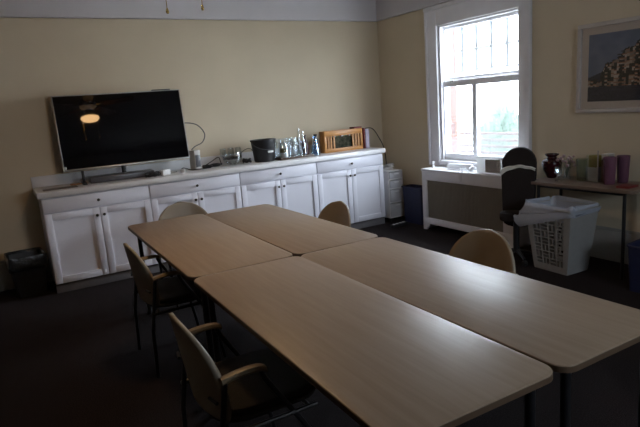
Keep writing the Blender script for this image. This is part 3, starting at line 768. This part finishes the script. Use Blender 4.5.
# flowers in a small glass vase
t = thing('flower_vase', 'small clear vase of pale dried flowers just right of the maroon vase', 'vase', (-.22, -2.985, ZT))
MB().lathe([(0, 0), (.03, 0), (.034, .01), (.025, .06), (.034, .11), (.031, .11), (.022, .06), (.03, .012), (0, .012)], n=20).build('vase_body', 'glass', t)
m = MB(); m2 = MB(); rr = random.Random(5)
for k in range(16):
    a = rr.random() * 2 * pi; q = .03 + .055 * rr.random(); zt2 = .13 + .08 * rr.random()
    tip = Vector((q * cos(a), q * sin(a), zt2)); m.tube([(0, 0, .02), (tip.x * .3, tip.y * .3, .1), tip], .0018, 5)
    s_ = bmesh.new(); bmesh.ops.create_icosphere(s_, subdivisions=1, radius=.012 + .006 * rr.random()); bmesh.ops.translate(s_, vec=tip, verts=s_.verts[:]); m2.merge(s_)
m.build('stem', 'leaf', t); m2.build('blossom', 'flower', t)
t = thing('cut_glass_goblet', 'sparkling cut glass goblet in front of the dried flowers', 'glass', (-.33, -2.98, ZT))
MB().lathe([(0, 0), (.032, 0), (.03, .006), (.007, .014), (.007, .045), (.030, .065), (.036, .10), (.033, .13), (.031, .13), (.033, .10), (.027, .067), (0, .05)], n=10).build('goblet_body', 'glass', t, smooth=False)
vessel('green_glass_vase', [(.04, 0), (.045, .01), (.052, .19)], .004, 'gglass', (-.20, -3.12, ZT), 'plain greenish glass vase right of the dried flowers', 'vase')
t = thing('clear_dispenser', 'clear acrylic holder with grey edges on the side table', 'holder', (-.20, -3.245, ZT))
m = MB(); m.b2(-.055, .055, -.05, .05, 0, .005); m.b2(-.055, -.052, -.05, .05, .005, .23); m.b2(.052, .055, -.05, .05, .005, .23); m.b2(-.052, .052, .047, .05, .005, .23)
m.build('holder_body', 'glass', t, smooth=False)
MB().b2(-.06, -.05, -.062, -.051, 0, .275, .002).build('edge_strip', 'silver', t)
tag(MB().box((0, 0, .05), (.07, .075, .10), .003).build('napkin_stack', 'yellow', loc=(-.20, -3.24, ZT + .125)), 'yellow packet resting high inside the clear acrylic holder', 'packet')
tag(MB().box((0, 0, .059), (.08, .08, .118), .003).build('paper_cups', 'whited', loc=(-.20, -3.245, ZT + .006)), 'off-white block filling the bottom of the clear acrylic holder', 'box')
t = thing('dark_box', 'dark narrow box with a perforated pale top between the acrylic holder and the pink tumblers', 'box', (-.17, -3.335, ZT))
MB().box((0, 0, .1), (.10, .055, .20), .004).build('box_body', 'darkwood', t)
m = MB()
for i in range(6):
    for k in range(3): m.box((-.052, -.02 + k * .02 - .0, .215 + .0), (.004, .006, .045)) if i == 0 else None
m.b2(-.05, .05, -.027, .027, .235, .24, .001); m.b2(.045, .05, -.027, .027, .2, .235)
m.build('basket_top', 'whited', t, smooth=False)
for x, y, lb in ((-.27, -3.415, 'pink plastic tumbler, front one of the pair on the side table'), (-.14, -3.45, 'pink plastic tumbler, back one of the pair nearest the wall')):
    vessel('pink_tumbler', [(.040, 0), (.042, .01), (.052, .225)], .003, 'pink', (x, y, ZT), lb, 'tumbler', 'pink tumblers', 20)
tag(MB().box((0, 0, .008), (.14, .10, .016), .002).build('red_booklet', 'maroonb', loc=(-.33, -3.60, ZT)), 'reddish booklet lying flat near the right end of the side table', 'booklet')

# ---------------------------------------------------------------- picture
PYc, PZc = -3.42, 1.69
t = thing('framed_picture', 'framed coastal village picture hanging on the right wall', 'picture', (0, PYc, PZc), rot=(radians(.6), 0, 0))
PW, PH = .97, .755
def ring(m, x0, x1, w, h, b_, bev):
    m.b2(x0, x1, -w / 2, w / 2, h / 2 - b_, h / 2, bev); m.b2(x0, x1, -w / 2, w / 2, -h / 2, -h / 2 + b_, bev)
    m.b2(x0, x1, -w / 2, -w / 2 + b_, -h / 2 + b_, h / 2 - b_, bev); m.b2(x0, x1, w / 2 - b_, w / 2, -h / 2 + b_, h / 2 - b_, bev)
    return m
ring(MB(), -.035, -.003, PW, PH, .035, .004).build('frame', 'frame', t)
MB().b2(-.012, -.003, -PW / 2 + .034, PW / 2 - .034, -PH / 2 + .034, PH / 2 - .034).build('mount_board', 'mat_board', t, smooth=False)
IW, IH = PW - .20, PH - .19
m = MB(); NU, NV = 96, 68
# u runs to the right in the picture (towards -Y)
m.grid(lambda u, v: Vector((-.0135, IW / 2 - u * IW, -IH / 2 + v * IH)), NU, NV)
o = m.build('print', 'paint', t, smooth=False, recalc=False)
at = o.data.color_attributes.new('paint', 'FLOAT_COLOR', 'CORNER')
def paint(u, v):
    n1 = noise.noise(Vector((u * 9, v * 9, 1))); n2 = noise.noise(Vector((u * 38, v * 50, 5)))
    hill = .33 + .22 * min(1, max(0, u - .14) / .07) + .33 * min(1, max(0, (u - .20)) / .42) + .05 * n1 + .03 * n2
    if u < .10: hill = .30 + .06 * (n1 + .5)
    if v > hill:
        k = .5 + .5 * n1; far = .36 + .1 * sin(u * 5)
        if v < far: return (.05, .06, .09)
        return (.17 + .10 * k, .22 + .11 * k, .36 + .12 * k)
    if v < .22:
        return (.03 + .10 * abs(n2), .035 + .10 * abs(n2), .06 + .13 * abs(n2))
    # houses
    gx, gy = int(u * 30), int((v - .2) * 18 + gx_off(int(u * 30)))
    r = random.Random(gx * 91 + gy * 17).random(); fv = ((v - .2) * 18 + gx_off(gx)) % 1
    if r < .66 and v < hill - .02:
        if fv > .74: return (.42, .21, .14)
        if (u * 30 % 1) * 3 % 1 < .35 and fv < .5: return (.05, .045, .04)
        return [(.55, .44, .36), (.34, .26, .22), (.66, .58, .52)][int(r * 97) % 3]
    return (.03 + .03 * abs(n2), .035 + .035 * abs(n2), .03 + .02 * abs(n2))
def gx_off(g): return random.Random(g).random()
for p in o.data.polygons:
    i = p.index; iu, iv = i // NV, i % NV; c = paint((iu + .5) / NU, (iv + .5) / NV)
    for li in p.loop_indices: at.data[li].color = (*c, 1)
MB().b2(-.0155, -.0145, -PW / 2 + .034, PW / 2 - .034, -PH / 2 + .034, PH / 2 - .034).build('glazing', glass('picture_glass', (.96, .96, .96), base=.015, rough=.05), t, smooth=False)

# ---------------------------------------------------------------- hamper with a plastic bag
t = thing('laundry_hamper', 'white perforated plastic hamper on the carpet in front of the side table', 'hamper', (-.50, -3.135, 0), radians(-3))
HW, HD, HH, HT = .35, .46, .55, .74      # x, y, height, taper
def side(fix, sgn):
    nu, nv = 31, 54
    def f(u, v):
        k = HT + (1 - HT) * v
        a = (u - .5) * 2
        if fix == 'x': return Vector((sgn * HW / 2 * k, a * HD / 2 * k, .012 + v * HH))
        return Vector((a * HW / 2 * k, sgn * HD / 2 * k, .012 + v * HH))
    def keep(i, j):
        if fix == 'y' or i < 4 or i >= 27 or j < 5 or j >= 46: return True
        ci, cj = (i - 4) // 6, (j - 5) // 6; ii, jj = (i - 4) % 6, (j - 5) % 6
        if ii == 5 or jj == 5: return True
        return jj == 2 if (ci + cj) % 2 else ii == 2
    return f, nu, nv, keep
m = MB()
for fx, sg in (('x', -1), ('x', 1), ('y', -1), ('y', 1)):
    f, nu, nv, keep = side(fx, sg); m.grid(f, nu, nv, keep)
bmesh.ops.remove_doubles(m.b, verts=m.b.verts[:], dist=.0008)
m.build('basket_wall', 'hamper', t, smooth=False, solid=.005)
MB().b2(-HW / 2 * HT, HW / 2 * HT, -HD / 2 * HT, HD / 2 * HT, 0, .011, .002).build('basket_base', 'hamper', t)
m = MB(); m.tube([(x, y, HH + .012) for x, y in rrect(HW + .014, HD + .014, .03)], .012, 8, closed=True); m.build('rim', 'hamper', t)
bg = thing('plastic_bag', 'crinkled clear plastic bag lining the white hamper and hanging over its rim', 'bag', (-.50, -3.135, 0), radians(-3))
m = MB(); R = rrect(.35, HD, .05, 10); n = len(R); NV_ = 20
def bagp(u, v):
    i = int(round(u * n)) % n; x, y = R[i]; a = math.atan2(y, x)
    left = max(0, cos(a - radians(125)))                       # fuller on the window side, towards the camera
    if v < .35:
        q = v / .35; z = HH - .09 + q * .11; k = .92 + .06 * q
    elif v < .55:
        q = (v - .35) / .2; z = HH + .02 + .028 * sin(q * pi); k = .98 + .09 * q
    else:
        q = (v - .55) / .45; z = HH + .02 - q * (.05 + .14 * left); k = 1.07 + (.03 + .30 * left) * sin(q * pi * .7)
    nn = noise.noise(Vector((x * 16, y * 16, v * 6))) * .08 + noise.noise(Vector((x * 45, y * 45, v * 14))) * .055
    amp = 1.3 if v > .35 else .3
    return Vector((x * (k + nn * amp), y * (k + nn * amp), z + nn * .35 * amp))
m.grid(bagp, n, NV_, wrap=True); m.build('bag_film', 'bag', bg)

# ---------------------------------------------------------------- office chair by the radiator
OC, OR = (-.49, -2.68, 0), radians(120)
t = thing('office_chair', 'tall charcoal office chair with a round topped back between radiator cover and side table', 'chair', OC, OR)
def pad(w, z0, z1, y, th, rt):
    P = []; h = z1 - z0
    for k in range(13): a = pi * k / 12; P.append((w / 2 * cos(a), h - rt + rt * sin(a)))
    for k in range(9): a = pi + pi * k / 8; P.append((w / 2 * .92 * cos(a), .06 + .06 * sin(a)))
    m = MB().prism(P, 0, th, min(.02, th * .3))
    for v in m.b.verts: a, b_, c = v.co; v.co = Vector((a, y + c + .03 * (a / (w / 2)) ** 2, z0 + b_))
    return m
pad(.305, .50, 1.045, -.10, .07, .15).build('backrest', 'ocloth', t)
pad(.295, .30, .872, -.028, .05, .05).build('lower_cushion', 'ocloth', t)
MB().prism(rrect(.29, .20, .08, 8, 0, .115), .39, .47, .02).build('seat', 'ocloth', t)
MB().tube([(0, .12, .10), (0, .12, .39)], .028, 14).build('gas_column', 'black', t)
MB().tube([(0, .06, .37), (0, -.11, .40), (0, -.12, .75)], .02, 10).build('back_support', 'black', t)
for k in range(5):
    a = 2 * pi * k / 5 + .9; c_ = Vector((.17 * cos(a), .12 + .17 * sin(a), 0))
    l = MB().tube([(0, .12, .11), (c_.x * .6, .12 + (c_.y - .12) * .6, .09), (c_.x, c_.y, .065)], [.02, .016, .012], 8).build('base_arm', 'black', t)
    MB().lathe([(0, -.02), (.024, -.02), (.027, 0), (.024, .02), (0, .02)], n=14, c=(c_.x, c_.y, .0275), rot=Matrix.Rotation(pi / 2, 3, 'Y') @ Matrix.Rotation(a, 3, 'X')).build('caster', 'blackpl', l)
cl_ = thing('white_cloth', 'white cloth draped over the low front cushion of the charcoal office chair', 'cloth', OC, OR)
m = MB()
def cf(u, v):
    x = (u - .5) * .30; e = .03 * (x / .18) ** 2
    top = .880 - .030 * (abs(u - .5) * 2) ** 2 + .003 * sin(u * 17)
    if v < .5: return Vector((x, -.022 + e + v * .10, top + .004 * sin(v * 6)))
    return Vector((x, .030 + e, top - (v - .5) * 2 * (.014 + .04 * u ** 3)))
m.grid(cf, 20, 8); m.build('cloth_fabric', 'paper', cl_, solid=.004)

# navy box by the right edge
t = thing('navy_crate', 'navy blue crate on the carpet at the right edge of the photo', 'crate', (-.42, -3.98, 0), radians(5))
open_box(.40, .42, .36, .92, .006).build('crate_body', 'navy', t)
m = MB(); m.tube([(x, y, .355) for x, y in rrect(.41, .43, .04)], .009, 6, closed=True); m.build('rim', 'navy', t)

# ---------------------------------------------------------------- ceiling fan with lit lamp and two pull chains
FX, FY = -3.58, -2.9
t = thing('ceiling_fan', 'ceiling fan with a lit lamp and two brass pull chains dangling at the top', 'ceiling fan', (FX, FY, 0))
MB().lathe([(0, ZC - .001), (.07, ZC - .001), (.065, ZC - .05), (.02, ZC - .07), (0, ZC - .07)], n=24).build('canopy', 'white', t)
MB().tube([(0, 0, ZC - .06), (0, 0, 2.66)], .012, 12).build('down_rod', 'white', t)
MB().lathe([(0, 2.66), (.08, 2.655), (.12, 2.62), (.12, 2.55), (.07, 2.50), (0, 2.50)], n=28).build('motor_housing', 'white', t)
for k in range(5):
    a = 2 * pi * k / 5 + .3; Rz = Matrix.Rotation(a, 3, 'Z') @ Matrix.Rotation(radians(12), 3, 'X')
    m = MB().prism([(.20, -.05), (.24, -.06), (.62, -.07), (.66, -.04), (.66, .04), (.62, .07), (.24, .06), (.20, .05)], -.004, .004)
    for v in m.b.verts: v.co = Rz @ v.co + Vector((0, 0, 2.57))
    bl = m.build('blade', 'fanwood', t)
    m = MB().box((.16, 0, 0), (.12, .03, .008), .002)
    for v in m.b.verts: v.co = Rz @ v.co + Vector((0, 0, 2.565))
    m.build('blade_arm', 'brass', bl)
MB().lathe([(0, 2.50), (.06, 2.50), (.06, 2.44), (.10, 2.42), (.10, 2.405), (0, 2.405)], n=24).build('lamp_holder', 'brass', t)
MB().lathe([(.098, 2.404), (.122, 2.395), (.125, 2.375), (.105, 2.345), (.06, 2.330), (0, 2.325)], n=28).build('lamp_shade', 'lamp', t)
for dx, dy, zb in ((-.099, -.15, 2.095), (.097, -.15, 2.115)):
    m = MB()
    z = 2.43
    pts = [(dx * .6, -.03, 2.52), (dx, dy * .9, 2.515), (dx, dy, 2.49), (dx, dy, 2.3), (dx, dy, zb + .03)]
    m.tube(smooth_path(pts, 5), .0022, 5); c_ = m.build('pull_chain', 'brass', t)
    MB().lathe([(0, 0), (.006, .002), (.009, .012), (.005, .026), (.002, .032), (0, .032)], n=10, c=(dx, dy, zb)).build('chain_pull', 'brass', c_)

# ---------------------------------------------------------------- light
wd = bpy.data.worlds.new('world'); SC.world = wd; wd.use_nodes = True
nt = wd.node_tree; bg_ = nt.nodes['Background']
bg_.inputs[0].default_value = (.81, .905, 1.0, 1); bg_.inputs[1].default_value = 33.0
for loc, rot in (((.15, (WY0 + WY1) / 2, (WZ0 + WZ1) / 2), (pi / 2, 0, pi / 2)), (((FX0 + FX1) / 2, YN - .15, (HZ0 + HZ1) / 2), (pi / 2, 0, 0))):
    pl = bpy.data.lights.new('window_portal', 'AREA'); pl.shape = 'RECTANGLE'; pl.size = 1.1; pl.size_y = 1.5; pl.cycles.is_portal = True
    po = bpy.data.objects.new('window_portal', pl); COL.objects.link(po); po.location = loc; po.rotation_euler = rot

SC.view_settings.view_transform = 'Standard'; SC.view_settings.look = 'None'; SC.view_settings.gamma = 1; SC.view_settings.use_curve_mapping = False
SC.view_settings.exposure = 0.1
cy = SC.cycles
cy.use_denoising = True
try: cy.denoiser = 'OPENIMAGEDENOISE'
except Exception: pass
cy.max_bounces = 10; cy.diffuse_bounces = 6; cy.glossy_bounces = 4; cy.transparent_max_bounces = 24; cy.transmission_bounces = 6
cy.caustics_reflective = False; cy.caustics_refractive = False; cy.sample_clamp_indirect = 0
